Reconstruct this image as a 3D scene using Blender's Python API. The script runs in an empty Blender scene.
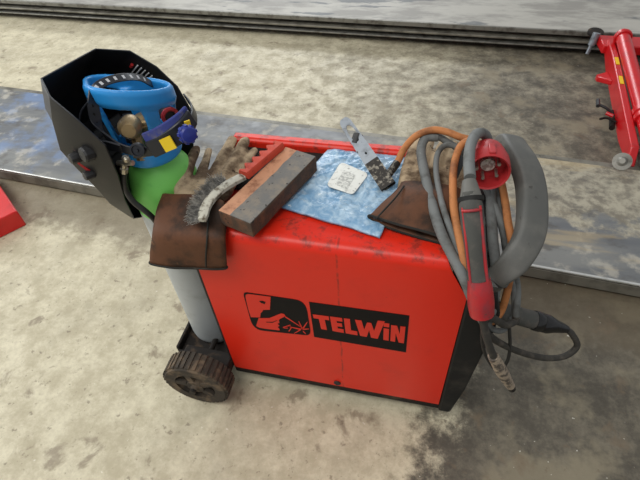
import bpy, bmesh, math, random
from mathutils import Vector, Matrix, Quaternion, noise
random.seed(7)
V = Vector
S = bpy.context.scene
COL = S.collection

# ---------------------------------------------------------------- camera
F = 481.0
UPC = V((40.0, -460.0, -F)).normalized() * -1.0          # world up seen in camera axes
def _cam_axes():
    def d(px, py): return V((px-320.0, -(py-240.0), -F)).normalized()
    up = UPC
    def hor(x): return 240.0 + (up.x*(x-320.0) - up.z*F)/up.y
    X = -d(-2050.0, hor(-2050.0)); X = (X - up*X.dot(up)).normalized()
    Y = up.cross(X)
    return X, Y, up
AX, AY, AZ = _cam_axes()
RW = Matrix((AX, AY, AZ))                                # camera -> world rotation
CAMP = V((0.5378, -0.6964, 1.5))
cam_data = bpy.data.cameras.new('camera'); cam = bpy.data.objects.new('camera', cam_data)
COL.objects.link(cam); S.camera = cam
cam.matrix_world = Matrix.Translation(CAMP) @ RW.to_4x4()
cam_data.sensor_fit = 'HORIZONTAL'; cam_data.sensor_width = 36.0
cam_data.lens = 36.0*F/640.0; cam_data.clip_start = 0.02
def ray(px, py): return RW @ V((px-320.0, -(py-240.0), -F)).normalized()
def Pz(px, py, z): r = ray(px, py); return CAMP + r*((z-CAMP.z)/r.z)
def Py(px, py, y): r = ray(px, py); return CAMP + r*((y-CAMP.y)/r.y)
def Px(px, py, x): r = ray(px, py); return CAMP + r*((x-CAMP.x)/r.x)

# ---------------------------------------------------------------- world, lights, exposure
w = bpy.data.worlds.new('world'); S.world = w; w.use_nodes = True
bg = w.node_tree.nodes['Background']; bg.inputs[0].default_value = (0.93, 0.96, 1.0, 1); bg.inputs[1].default_value = 0.46
def area(name, loc, target, sx, sy, power, col):
    l = bpy.data.lights.new(name, 'AREA'); l.shape = 'RECTANGLE'; l.size = sx; l.size_y = sy; l.energy = power; l.color = col
    o = bpy.data.objects.new(name, l); COL.objects.link(o); o.location = loc
    o.rotation_euler = (V(target)-V(loc)).to_track_quat('-Z', 'Y').to_euler()
area('garage_door_daylight', (-5.5, 0.5, 2.6), (0.2, 0.6, 0.0), 4.5, 3.0, 200, (0.95, 0.98, 1.0))
area('rear_door_daylight', (-1.8, 7.2, 3.2), (-.3, 1.6, 0.0), 4.5, .7, 200, (0.93, 0.97, 1.0))
area('overhead_daylight', (-1.0, -1.6, 4.6), (0.0, 0.6, 0.0), 4.0, 1.6, 120, (1.0, 0.98, 0.94))
S.view_settings.view_transform = 'Standard'; S.view_settings.look = 'None'
S.view_settings.exposure = 0.0; S.view_settings.gamma = 1.0; S.view_settings.use_curve_mapping = False

# ---------------------------------------------------------------- materials
def rgb(h):                                              # sRGB 0-255 -> linear
    return tuple((c/255/12.92 if c/255 <= .04045 else ((c/255+.055)/1.055)**2.4) for c in h) + (1,)
class NT:
    def __init__(s, name):
        s.m = bpy.data.materials.new(name); s.m.use_nodes = True; s.t = s.m.node_tree; s.n = s.t.nodes
        s.b = s.n['Principled BSDF']; s.tc = s.n.new('ShaderNodeTexCoord')
    def link(s, a, b): s.t.links.new(a, b)
    def noise(s, scale, detail=6, rough=.6, vec=None, dist=0):
        n = s.n.new('ShaderNodeTexNoise'); n.inputs['Scale'].default_value = scale; n.inputs['Detail'].default_value = detail
        n.inputs['Roughness'].default_value = rough; n.inputs['Distortion'].default_value = dist
        s.link(vec or s.tc.outputs['Object'], n.inputs['Vector']); return n.outputs['Fac']
    def mapping(s, sc, rot=(0,0,0), loc=(0,0,0)):
        n = s.n.new('ShaderNodeMapping'); n.inputs['Scale'].default_value = sc; n.inputs['Rotation'].default_value = rot
        n.inputs['Location'].default_value = loc
        s.link(s.tc.outputs['Object'], n.inputs['Vector']); return n.outputs['Vector']
    def ramp(s, fac, lo, hi, a=0.0, b=1.0):
        n = s.n.new('ShaderNodeMapRange'); n.interpolation_type = 'SMOOTHSTEP'
        n.inputs['From Min'].default_value = lo; n.inputs['From Max'].default_value = hi
        n.inputs['To Min'].default_value = a; n.inputs['To Max'].default_value = b
        s.link(fac, n.inputs['Value']); return n.outputs['Result']
    def mix(s, fac, a, b):
        n = s.n.new('ShaderNodeMix'); n.data_type = 'RGBA'
        if isinstance(fac, float): n.inputs[0].default_value = fac
        else: s.link(fac, n.inputs[0])
        for v, i in ((a, 6), (b, 7)):
            if isinstance(v, tuple): n.inputs[i].default_value = v
            else: s.link(v, n.inputs[i])
        return n.outputs[2]
    def math(s, op, a, b):
        n = s.n.new('ShaderNodeMath'); n.operation = op
        for v, i in ((a, 0), (b, 1)):
            if isinstance(v, (int, float)): n.inputs[i].default_value = v
            else: s.link(v, n.inputs[i])
        return n.outputs[0]
    def bump(s, fac, st, dist=.002):
        n = s.n.new('ShaderNodeBump'); n.inputs['Strength'].default_value = st; n.inputs['Distance'].default_value = dist
        s.link(fac, n.inputs['Height']); s.link(n.outputs[0], s.b.inputs['Normal'])
    def out(s, col, rough, metal=0.0):
        if isinstance(col, tuple): s.b.inputs['Base Color'].default_value = col
        else: s.link(col, s.b.inputs['Base Color'])
        if isinstance(rough, (int, float)): s.b.inputs['Roughness'].default_value = rough
        else: s.link(rough, s.b.inputs['Roughness'])
        s.b.inputs['Metallic'].default_value = metal
        return s.m
def worn(name, c1, c2, scale=20, lo=.5, hi=.7, rough=.5, metal=0., bump=.1, bs=120, c3=None, s3=60, lo3=.6, hi3=.68, bd=.002):
    t = NT(name)
    c = t.mix(t.ramp(t.noise(scale), lo, hi), rgb(c1), rgb(c2))
    if c3: c = t.mix(t.ramp(t.noise(s3, 4), lo3, hi3), c, rgb(c3))
    if bump: t.bump(t.noise(bs, 3), bump, bd)
    if rough >= .6 and metal == 0: t.b.inputs['Specular IOR Level'].default_value = .22
    return t.out(c, rough, metal)
M = {}
def red_mat():
    t = NT('red_painted_steel')
    c = t.mix(t.ramp(t.noise(9, 5), .5, .85, 0, .6), rgb((224, 44, 24)), rgb((198, 38, 24)))
    c = t.mix(t.ramp(t.noise(34, 4), .70, .8), c, rgb((120, 40, 30)))
    sx = t.n.new('ShaderNodeSeparateXYZ'); t.link(t.tc.outputs['Object'], sx.inputs[0])
    d = t.math('ABSOLUTE', t.math('ADD', t.math('SUBTRACT', sx.outputs[0], .036), t.math('MULTIPLY', t.math('SUBTRACT', t.noise(12, 3), .5), .012)), 0)
    st = t.math('MULTIPLY', t.ramp(d, .001, .0035, 1, 0), t.ramp(t.noise(22, 5), .40, .56))
    c = t.mix(t.math('MULTIPLY', st, .55), c, rgb((96, 34, 28)))
    tp = t.math('MULTIPLY', t.ramp(sx.outputs[2], .70, .712), t.ramp(t.noise(30, 6, .7), .46, .66))
    c = t.mix(t.math('MULTIPLY', tp, .65), c, t.mix(t.ramp(t.noise(60, 5), .45, .6), rgb((150, 72, 60)), rgb((84, 44, 38))))
    t.bump(t.noise(14, 2), .04, .004)
    t.b.inputs['Specular IOR Level'].default_value = .35
    return t.out(c, .34)
M['red_shell'] = red_mat()
t = NT('flat_red_print'); t.b.inputs['Specular IOR Level'].default_value = .35; M['decal_red_'] = t.out(rgb((220, 44, 26)), .36)
M['black_plastic'] = worn('dusty_black_plastic', (32, 32, 31), (56, 53, 48), 14, .45, .75, .6, 0, .1, 200)
M['dark_base'] = worn('grimy_black_steel', (34, 30, 27), (74, 60, 47), 25, .5, .7, .7, 0, .2, 120)
M['handle_grey'] = worn('scuffed_grey_plastic', (84, 84, 80), (108, 106, 99), 10, .4, .75, .52, 0, .06, 220, (66, 64, 60), 30, .64, .72)
M['rubber'] = worn('dusty_rubber', (66, 60, 53), (112, 96, 78), 22, .45, .7, .85, 0, .2, 150)
M['bottle_grey'] = worn('grey_bottle_paint', (168, 172, 172), (148, 150, 148), 12, .5, .75, .45, 0, .04, 90)
M['bottle_green'] = worn('green_bottle_paint', (122, 206, 96), (98, 184, 84), 20, .55, .75, .45, 0, .05, 90, (220, 225, 210), 40, .74, .77)
M['guard_blue'] = worn('blue_moulded_plastic', (42, 142, 212), (30, 116, 184), 10, .5, .8, .38, 0, .03, 90)
M['brass'] = worn('dull_brass', (172, 146, 104), (122, 100, 70), 40, .45, .7, .42, .6, .1, 150)
M['black_knob'] = worn('black_knob_plastic', (34, 34, 35), (58, 56, 54), 30, .5, .8, .5, 0, .05, 200)
M['helmet_black'] = worn('helmet_black_plastic', (28, 27, 28), (44, 39, 38), 14, .5, .8, .42, 0, .06, 180, (92, 66, 64), 46, .7, .78)
M['band_black'] = worn('headband_black', (30, 32, 38), (48, 48, 52), 30, .5, .8, .38, 0, .03, 200)
M['knob_blue'] = worn('knob_navy_blue', (30, 44, 128), (24, 34, 96), 30, .5, .8, .4, 0, .03, 200)
M['pad_blue'] = worn('pad_fabric_blue', (60, 68, 128), (104, 100, 112), 40, .45, .7, .85, 0, .3, 300)
M['yellow'] = worn('yellow_sticker', (230, 196, 30), (214, 178, 30), 30, .5, .8, .5, 0, 0)
M['white_print'] = worn('white_print', (198, 198, 198), (170, 170, 170), 60, .5, .8, .6, 0, 0)
M['red_print'] = worn('red_print', (170, 40, 40), (140, 36, 36), 60, .5, .8, .6, 0, 0)
M['glove_suede'] = worn('tan_suede', (184, 162, 132), (92, 74, 57), 13, .44, .64, .95, 0, .8, 200, (60, 48, 40), 44, .6, .72)
M['cuff_leather'] = worn('brown_leather', (96, 62, 42), (52, 38, 29), 13, .4, .64, .62, 0, .35, 120, (138, 92, 60), 26, .66, .8)
M['cuff_edge'] = worn('dark_binding', (40, 40, 36), (62, 58, 50), 40, .5, .7, .7, 0, .2, 200)
M['bristle'] = worn('steel_bristle', (126, 124, 120), (176, 172, 164), 80, .45, .6, .5, .5, 0)
M['brush_back'] = worn('worn_painted_back', (196, 192, 176), (110, 100, 84), 60, .45, .65, .6, 0, .3, 160)
M['brush_grip'] = worn('faded_red_grip', (196, 74, 54), (158, 60, 46), 40, .5, .7, .6, 0, .1, 160)
M['plug_red'] = worn('red_plug_plastic', (174, 44, 46), (126, 36, 38), 28, .5, .75, .42, 0, .05, 160)
M['pin_steel'] = worn('pin_steel', (210, 208, 196), (150, 146, 130), 80, .5, .7, .3, .9, 0)
M['plug_core'] = worn('plug_core', (196, 186, 176), (140, 120, 112), 90, .45, .6, .7, 0, .2, 200)
M['cable_grey'] = worn('dusty_grey_cable', (112, 114, 112), (84, 84, 80), 26, .45, .7, .62, 0, .12, 120, (150, 148, 140), 40, .68, .76)
M['cable_dark'] = worn('dusty_black_cable', (60, 58, 54), (88, 82, 74), 26, .45, .7, .66, 0, .12, 120)
M['cable_black'] = worn('black_cable', (36, 36, 35), (56, 54, 50), 26, .5, .7, .5, 0, .08, 120)
M['cable_orange'] = worn('orange_cable', (184, 120, 72), (136, 88, 56), 24, .45, .7, .6, 0, .12, 120, (90, 66, 46), 60, .66, .74)
M['torch_grip'] = worn('torch_grip_grey', (78, 78, 74), (100, 94, 88), 30, .45, .75, .72, 0, .25, 260)
M['torch_red'] = worn('torch_red_plastic', (176, 38, 42), (134, 52, 58), 28, .4, .7, .4, 0, .05, 140, (100, 60, 56), 60, .66, .76)
M['nozzle'] = worn('spattered_nozzle', (176, 160, 140), (96, 88, 80), 60, .45, .6, .55, .4, .5, 120)
M['gloss_black'] = worn('glossy_black', (22, 22, 23), (40, 38, 36), 30, .5, .8, .22, 0, .03, 100)
M['steel'] = worn('clamp_steel', (136, 142, 148), (100, 104, 108), 30, .45, .7, .45, .45, .05, 120, (60, 56, 52), 70, .62, .68)
M['clamp_burnt'] = worn('burnt_clamp_steel', (44, 40, 36), (130, 124, 112), 90, .5, .62, .55, .5, .4, 160)
M['fitting'] = worn('nickel_fitting', (196, 188, 170), (140, 130, 112), 60, .5, .7, .3, .8, .05, 100)
M['jack_red'] = worn('jack_red_paint', (190, 18, 24), (140, 18, 22), 8, .5, .8, .3, 0, .03, 50, (96, 30, 28), 22, .7, .78)
M['box_red'] = worn('box_red_paint', (200, 26, 24), (168, 22, 22), 8, .5, .8, .35, 0, .03, 50)
M['grey_steel'] = worn('dull_grey_steel', (128, 126, 118), (88, 84, 76), 20, .45, .7, .5, .5, .15, 90)
M['decal_black'] = worn('black_decal', (20, 19, 19), (30, 27, 25), 40, .5, .8, .6, 0, 0)
M['decal_red'] = M['decal_red_']; M['decal_black'].node_tree.nodes['Principled BSDF'].inputs['Specular IOR Level'].default_value = .15
M['chain'] = M['fitting']
M['dark_slot'] = worn('dark_underside', (24, 23, 22), (36, 34, 32), 10, .5, .7, .9, 0, 0)

M['label_print'] = worn('faded_label_print', (176, 176, 170), (222, 222, 214), 160, .42, .55, .6, 0, 0)
def block_mats():
    t = NT('rusty_brown_block')
    c = t.mix(t.ramp(t.noise(26, 8, .7), .4, .66), rgb((72, 56, 44)), rgb((108, 72, 50)))
    c = t.mix(t.ramp(t.noise(90, 3), .6, .7), c, rgb((44, 38, 34)))
    t.bump(t.noise(140, 4), .6, .002); M['block'] = t.out(c, .85)
    t = NT('worn_grey_face')
    c = t.mix(t.ramp(t.noise(24, 8, .7), .4, .66), rgb((112, 110, 106)), rgb((136, 126, 112)))
    c = t.mix(t.ramp(t.noise(80, 3), .62, .7), c, rgb((52, 46, 42)))
    t.bump(t.noise(160, 4), .5, .002); M['block_grey'] = t.out(c, .8)
    t = NT('bare_orange_strip')
    c = t.mix(t.ramp(t.noise(30, 8, .7), .45, .7), rgb((196, 142, 108)), rgb((140, 92, 66)))
    t.bump(t.noise(120, 4), .4, .002); M['block_orange'] = t.out(c, .8)
block_mats()
def bag_mat():
    t = NT('crumpled_blue_plastic')
    n1 = t.noise(34, 5, .6, dist=.8); c = t.mix(t.ramp(n1, .36, .68), rgb((118, 160, 194)), rgb((178, 204, 222)))
    c = t.mix(t.ramp(t.noise(70, 3, dist=1.), .62, .72), c, rgb((214, 228, 236)))
    t.bump(t.noise(55, 4, .6, dist=1.2), .7, .004)
    m = t.out(c, .26); return m
M['bag'] = bag_mat()
M['bag_label'] = worn('printed_white_label', (232, 232, 224), (206, 206, 198), 50, .5, .7, .55, 0, .1, 80, (168, 168, 160), 60, .56, .66)

def floor_mat():
    t = NT('stained_concrete')
    big = t.noise(1.6, 10, .7); mid = t.noise(9, 10, .74); fine = t.noise(55, 8, .7)
    sx = t.n.new('ShaderNodeSeparateXYZ'); t.link(t.tc.outputs['Object'], sx.inputs[0])
    light = t.mix(t.ramp(mid, .36, .64), rgb((206, 197, 169)), rgb((174, 164, 137)))
    light = t.mix(t.ramp(fine, .45, .66, 0, .35), light, rgb((170, 158, 134)))
    light = t.mix(t.ramp(big, .5, .72, 0, .7), light, rgb((158, 149, 126)))
    dark = t.mix(t.ramp(mid, .36, .62), rgb((116, 108, 92)), rgb((80, 74, 63)))
    dark = t.mix(t.ramp(fine, .42, .62, 0, .4), dark, rgb((70, 64, 54)))
    dark = t.mix(t.ramp(fine, .68, .76), dark, rgb((168, 158, 140)))
    dark = t.mix(t.ramp(t.noise(3.2, 6, .6), .52, .62, 0, .8), dark, rgb((134, 124, 102)))
    # the stained zone lies towards +x with a ragged border
    q = t.math('ADD', sx.outputs[0], t.math('MULTIPLY', sx.outputs[1], -0.10))
    q = t.math('ADD', q, t.math('MULTIPLY', t.math('SUBTRACT', mid, .5), .75))
    q = t.math('ADD', q, t.math('MULTIPLY', t.math('SUBTRACT', big, .5), .9))
    near = t.ramp(q, .56, .76)
    q2 = t.math('ADD', t.math('ADD', sx.outputs[0], t.math('MULTIPLY', t.math('SUBTRACT', big, .5), 3.0)), t.math('MULTIPLY', t.math('SUBTRACT', mid, .5), 2.0))
    far = t.ramp(q2, -.7, 1.5)
    isfar = t.ramp(sx.outputs[1], 1.0, 1.3)
    z = t.n.new('ShaderNodeMix'); t.link(isfar, z.inputs[0]); t.link(near, z.inputs[2]); t.link(far, z.inputs[3])
    c = t.mix(z.outputs[0], light, dark)
    # a darker brown strip along the near edge of the lift runway
    st = t.math('ADD', t.math('ADD', sx.outputs[1], t.math('MULTIPLY', sx.outputs[0], .088)), t.math('MULTIPLY', t.math('SUBTRACT', mid, .5), .25))
    band = t.math('MULTIPLY', t.ramp(st, .40, .52), t.ramp(sx.outputs[1], 1.0, 1.1, 1, 0))
    c = t.mix(t.math('MULTIPLY', band, .65), c, rgb((104, 92, 72)))
    # spots and smears
    sp = t.ramp(t.noise(7, 7, .62, dist=.4), .59, .68)
    c = t.mix(t.math('MULTIPLY', sp, .65), c, rgb((112, 96, 76)))
    sp2 = t.ramp(t.noise(30, 5, .65), .60, .68)
    c = t.mix(t.math('MULTIPLY', sp2, .6), c, rgb((104, 90, 72)))
    sp4 = t.ramp(t.noise(90, 3, .6, vec=t.mapping((1, 1, 1), loc=(1, 2, 0))), .66, .72)
    c = t.mix(t.math('MULTIPLY', sp4, .5), c, rgb((96, 84, 66)))
    sp3 = t.ramp(t.noise(60, 2, .5, vec=t.mapping((1, 1, 1), loc=(3, 7, 0))), .735, .76)
    c = t.mix(t.math('MULTIPLY', sp3, .6), c, rgb((222, 216, 200)))
    t.bump(t.math('ADD', fine, mid), .12, .003)
    return t.out(c, t.ramp(mid, .3, .7, .5, .75))
M['floor'] = floor_mat()
def runway_mat():
    t = NT('galvanised_runway_top')
    vs = t.mapping((.6, 3, 1)); a = t.noise(2.2, 8, .65, vec=vs); b = t.noise(9, 7, .62)
    c = t.mix(t.ramp(a, .38, .66), rgb((100, 102, 104)), rgb((128, 128, 124)))
    c = t.mix(t.ramp(b, .52, .66, 0, .7), c, rgb((176, 170, 156)))
    sx = t.n.new('ShaderNodeSeparateXYZ'); t.link(t.tc.outputs['Object'], sx.inputs[0])
    # dried mud along the far half at the right end
    yy = t.math('ADD', t.math('ADD', sx.outputs[1], t.math('MULTIPLY', sx.outputs[0], .088)), t.math('MULTIPLY', t.math('SUBTRACT', b, .5), .5))
    mud = t.math('MULTIPLY', t.ramp(yy, .26, .34), t.ramp(sx.outputs[0], .2, .8))
    c = t.mix(t.math('MULTIPLY', mud, .85), c, t.mix(t.ramp(t.noise(14, 9, .75), .4, .62), rgb((176, 168, 146)), rgb((122, 114, 98))))
    bl = t.ramp(t.noise(4.2, 9, .68, vec=t.mapping((1, 1.6, 1), loc=(5, 1, 0))), .53, .64)
    c = t.mix(t.math('MULTIPLY', bl, .7), c, rgb((84, 80, 74)))
    yl = t.math('MULTIPLY', t.ramp(t.noise(3.4, 6, .6, vec=t.mapping((.5, 2.5, 1), loc=(1, 4, 0))), .56, .68), t.ramp(sx.outputs[0], .1, .5))
    c = t.mix(t.math('MULTIPLY', yl, .4), c, rgb((186, 164, 120)))
    sky_tint = t.math('MULTIPLY', t.ramp(t.noise(2.6, 6, .6, vec=t.mapping((1, 1, 1), loc=(9, 2, 0))), .47, .6), t.ramp(sx.outputs[0], -.9, -1.3))
    c = t.mix(t.math('MULTIPLY', sky_tint, .5), c, rgb((116, 146, 190)))  # bluish sky reflection at the left end, mixed into the colour
    t.bump(b, .12, .004)
    return t.out(c, t.ramp(b, .35, .7, .40, .66), .1)
M['runway'] = runway_mat()
def far_runway_mat():
    t = NT('far_runway_top')
    b = t.noise(5, 8, .65, vec=t.mapping((.6, 1.5, 1)))
    c = t.mix(t.ramp(b, .4, .62), rgb((172, 168, 158)), rgb((140, 136, 128)))
    bl = t.ramp(t.noise(3.4, 6, .55, vec=t.mapping((.7, 2.2, 1), loc=(4, 4, 0))), .57, .63)
    c = t.mix(t.math('MULTIPLY', bl, .8), c, rgb((88, 92, 94)))
    t.bump(b, .12, .004); return t.out(c, .6, .05)
M['runway_far'] = far_runway_mat()
M['rail'] = worn('runway_side_steel', (128, 124, 112), (92, 88, 78), 9, .42, .66, .5, .3, .1, 60, (66, 60, 50), 26, .64, .72)
M['bright_edge'] = worn('edge_highlight', (214, 214, 208), (176, 176, 170), 14, .5, .75, .25, .6, .02, 60)  # pale tone paints in the highlight along the near runway edge

# ---------------------------------------------------------------- mesh helpers
def finish(name, bm, mat, parent=None, loc=None, smooth=True, bevel=0, bseg=2, subsurf=0, angle=35):
    """links bm as ONE mesh object; vertices are given in world space"""
    if parent is not None: org = V(parent['o_']) if 'o_' in parent else V((0,0,0))
    else: org = V(loc) if loc is not None else V((0,0,0))
    bmesh.ops.recalc_face_normals(bm, faces=bm.faces)
    bmesh.ops.translate(bm, verts=bm.verts, vec=-org)
    me = bpy.data.meshes.new(name); bm.to_mesh(me); bm.free()
    mats = mat if isinstance(mat, (list, tuple)) else [mat]
    for m in mats: me.materials.append(M[m] if isinstance(m, str) else m)
    o = bpy.data.objects.new(name, me); COL.objects.link(o)
    if parent is not None: o.parent = parent
    else: o.location = org
    o['o_'] = tuple(org)
    if bevel:
        b = o.modifiers.new('bevel', 'BEVEL'); b.width = bevel; b.segments = bseg; b.limit_method = 'ANGLE'; b.angle_limit = math.radians(30)
    if subsurf:
        s = o.modifiers.new('sub', 'SUBSURF'); s.levels = subsurf; s.render_levels = subsurf
    if smooth:
        for p in me.polygons: p.use_smooth = True
        if not subsurf:
            try: me.set_sharp_from_angle(angle=math.radians(angle))
            except Exception: pass
    return o
def thing(name, label, cat, loc, group=None):
    o = bpy.data.objects.new(name, None); COL.objects.link(o); o.location = loc; o.empty_display_size = .05
    o['o_'] = tuple(V(loc)); tag(o, label, cat, group); return o
def tag(o, label, cat, group=None):
    o['label'] = label; o['category'] = cat
    if group: o['group'] = group
    return o
def box(bm, x0, x1, y0, y1, z0, z1, mi=0):
    vs = [bm.verts.new(p) for p in ((x0,y0,z0),(x1,y0,z0),(x1,y1,z0),(x0,y1,z0),(x0,y0,z1),(x1,y0,z1),(x1,y1,z1),(x0,y1,z1))]
    for f in ((0,3,2,1),(4,5,6,7),(0,1,5,4),(1,2,6,5),(2,3,7,6),(3,0,4,7)):
        bm.faces.new([vs[i] for i in f]).material_index = mi
    return vs
def obox(bm, c, ax, ay, az, sx, sy, sz, mi=0):
    c = V(c); vs = []
    for k in (-1, 1):
        for (i, j) in ((-1,-1),(1,-1),(1,1),(-1,1)):
            vs.append(bm.verts.new(c + ax*(i*sx/2) + ay*(j*sy/2) + az*(k*sz/2)))
    for f in ((0,3,2,1),(4,5,6,7),(0,1,5,4),(1,2,6,5),(2,3,7,6),(3,0,4,7)):
        bm.faces.new([vs[i] for i in f]).material_index = mi
def loft(bm, loops, cap0=True, cap1=True, closed=True, mi=0, ring=False):
    rows = [[bm.verts.new(p) for p in L] for L in loops]; n = len(rows[0])
    m = len(rows)
    for i in range(m if ring else m-1):
        A, B = rows[i], rows[(i+1) % m]
        for j in range(n if closed else n-1):
            bm.faces.new((A[j], A[(j+1)%n], B[(j+1)%n], B[j])).material_index = mi
    if not ring:
        if cap0: bm.faces.new(rows[0][::-1]).material_index = mi
        if cap1: bm.faces.new(rows[-1]).material_index = mi
    return rows
def prism(bm, poly, ext, mi=0):
    """poly: list of Vectors, ext: extrusion Vector"""
    loft(bm, [[V(p) for p in poly], [V(p)+V(ext) for p in poly]], mi=mi)
def catmull(pts, n=8):
    P = [V(p) for p in pts]; P = [2*P[0]-P[1]] + P + [2*P[-1]-P[-2]]; out = []
    for i in range(1, len(P)-2):
        for k in range(n):
            t = k/n; a, b, c, d = P[i-1:i+3]
            out.append(.5*((2*b) + (c-a)*t + (2*a-5*b+4*c-d)*t*t + (3*b-a-3*c+d)*t**3))
    out.append(P[-2]); return out
def frames(path, up=None):
    T = []
    for i in range(len(path)):
        a = path[max(i-1,0)]; b = path[min(i+1,len(path)-1)]; T.append((b-a).normalized())
    n = V(up) if up is not None else (V((0,0,1)) if abs(T[0].z) < .9 else V((1,0,0)))
    n = (n - T[0]*n.dot(T[0])).normalized(); out = []
    for i, t in enumerate(T):
        if i:
            q = T[i-1].rotation_difference(t); n = q @ n
            n = (n - t*n.dot(t)).normalized()
        out.append((t, n, t.cross(n)))
    return out
def tube(bm, pts, r, seg=12, smooth=8, cap=True, mi=0, up=None, ry=None):
    """r: radius or list of radii per control point"""
    path = catmull(pts, smooth) if smooth > 1 and len(pts) > 2 else [V(p) for p in pts]
    fr = frames(path, up); m = len(path)
    def rad(i, rr):
        if not isinstance(rr, (list, tuple)): return rr
        u = i/(m-1)*(len(rr)-1); k = min(int(u), len(rr)-2); return rr[k]+(rr[k+1]-rr[k])*(u-k)
    loops = []
    for i, (p, (t, n, b)) in enumerate(zip(path, fr)):
        a = rad(i, r); c = rad(i, ry) if ry is not None else a
        loops.append([p + n*(c*math.cos(2*math.pi*j/seg)) + b*(a*math.sin(2*math.pi*j/seg)) for j in range(seg)])
    loft(bm, loops, cap, cap, mi=mi)
    return path, fr
def lathe(bm, prof, origin, axis, seg=32, mi=0, cap0=True, cap1=True):
    """prof: list of (radius, distance along axis)"""
    axis = V(axis).normalized(); n = V((0,0,1)) if abs(axis.z) < .9 else V((1,0,0))
    n = (n-axis*n.dot(axis)).normalized(); b = axis.cross(n); o = V(origin)
    loops = [[o+axis*h+n*(r*math.cos(2*math.pi*j/seg))+b*(r*math.sin(2*math.pi*j/seg)) for j in range(seg)] for r, h in prof]
    loft(bm, loops, cap0, cap1, mi=mi)
def strip(bm, path, fr_up, width, thick, mi=0):
    """flat band swept along path; width along fr_up(i), thickness outward"""
    loops = []
    for i, p in enumerate(path):
        a = path[max(i-1,0)]; b = path[min(i+1,len(path)-1)]; t = (b-a).normalized()
        u = V(fr_up(i) if callable(fr_up) else fr_up); u = (u-t*u.dot(t)).normalized(); o = t.cross(u)
        loops.append([p+u*width/2+o*thick/2, p-u*width/2+o*thick/2, p-u*width/2-o*thick/2, p+u*width/2-o*thick/2])
    loft(bm, loops, mi=mi)
def new(): return bmesh.new()
def remesh(bm, voxel, smooth=4):
    me = bpy.data.meshes.new('tmp'); bm.to_mesh(me); bm.free()
    o = bpy.data.objects.new('tmp', me); COL.objects.link(o)
    r = o.modifiers.new('r', 'REMESH'); r.mode = 'VOXEL'; r.voxel_size = voxel
    s = o.modifiers.new('s', 'SMOOTH'); s.iterations = smooth; s.factor = .5
    dg = bpy.context.evaluated_depsgraph_get(); ev = o.evaluated_get(dg); m2 = bpy.data.meshes.new_from_object(ev)
    b2 = bmesh.new(); b2.from_mesh(m2)
    bpy.data.objects.remove(o); bpy.data.meshes.remove(m2); return b2

# ================================================================ SETTING
bm = new()
bmesh.ops.create_grid(bm, x_segments=2, y_segments=2, size=9)
floor = finish('floor', bm, 'floor', smooth=False); floor['kind'] = 'structure'

# ---------------------------------------------------------------- lift runways
def runway(name, p_near0, p_near1, width, ztop, zbot, label, top_mat, front, length_ext=(2.5, 2.5)):
    a, b = V(p_near0), V(p_near1); a.z = b.z = 0
    d = (b-a).normalized(); n = V((-d.y, d.x, 0)); a = a-d*length_ext[0]; b = b+d*length_ext[1]
    t = thing(name, label, 'car lift runway', (a+b)/2)
    t.rotation_euler.z = 0
    up = V((0,0,1))
    def slab(y0, y1, z0, z1):
        q = new(); prism(q, [a+n*y0+up*z0, a+n*y1+up*z0, a+n*y1+up*z1, a+n*y0+up*z1], b-a); return q
    return t, slab, a, b, d, n
ZN = .075
t, slab, ra, rb, rd, rn = runway('lift_runway', Pz(0, 169, ZN), Pz(640, 285, ZN), 0, ZN, 0,
    'nearest low grey steel car lift runway, its edge just behind the welder', 'runway', None)
wN = ((Pz(320, 129.5, ZN)-ra).dot(rn))
o = finish('runway_deck', slab(0.004, wN, ZN-.012, ZN), 'runway', t, bevel=.003)
finish('side_rail', slab(-.002, .03, .012, ZN-.013), 'rail', t, bevel=.002)
finish('edge_trim', slab(-.004, .006, ZN-.006, ZN+.003), 'bright_edge', t, bevel=.002)  # thin bright strip carries the edge highlight in its colour
finish('side_rail', slab(wN-.03, wN-.002, .0, ZN-.013), 'rail', t, bevel=.002)
finish('guide_rail', slab(wN-.001, wN+.035, ZN-.03, ZN-.004), 'rail', t, bevel=.003)
finish('underframe', slab(.05, wN-.05, 0.0, ZN-.014), 'dark_slot', t)
for i in range(3):
    q = new(); p = ra + rd*(3.0+i*1.6); lathe(q, [(.006, 0), (.006, .0015)], p+rn*.12+V((0,0,ZN)), (0,0,1), 12)
    finish('deck_bolt', q, 'dark_slot', t)

ZF = .15
t2, slab, fa, fb, fd, fn = runway('lift_runway', Pz(0, -1, ZF), Pz(600, 31.5, ZF), 0, ZF, 0,
    'farther grey steel car lift runway along the top of the picture', 'runway_far', None)
finish('runway_deck', slab(0.0, .75, ZF-.012, ZF), 'runway_far', t2, bevel=.003)
finish('side_rail', slab(.05, .07, .03, ZF-.013), 'rail', t2, bevel=.002)
finish('edge_trim', slab(-.012, .012, ZF-.03, ZF-.001), 'grey_steel', t2, bevel=.003)
finish('ledge_rail', slab(-.025, .048, .080, .094), 'rail', t2, bevel=.003)
finish('ledge_rail', slab(-.03, .048, .046, .056), 'grey_steel', t2, bevel=.003)
finish('lower_rail', slab(.0, .03, .022, .044), 'dark_base', t2, bevel=.003)
finish('side_rail', slab(.70, .73, 0.0, ZF-.013), 'rail', t2, bevel=.002)
finish('underframe', slab(.10, .68, 0.0, ZF-.014), 'dark_slot', t2)

# ================================================================ WELDER
LW, WD, HT = .665, .385, .72
root = thing('welding_machine', 'red wheeled welding machine with black front, standing in the middle of the floor', 'welder', (.33, .19, 0))
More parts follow.
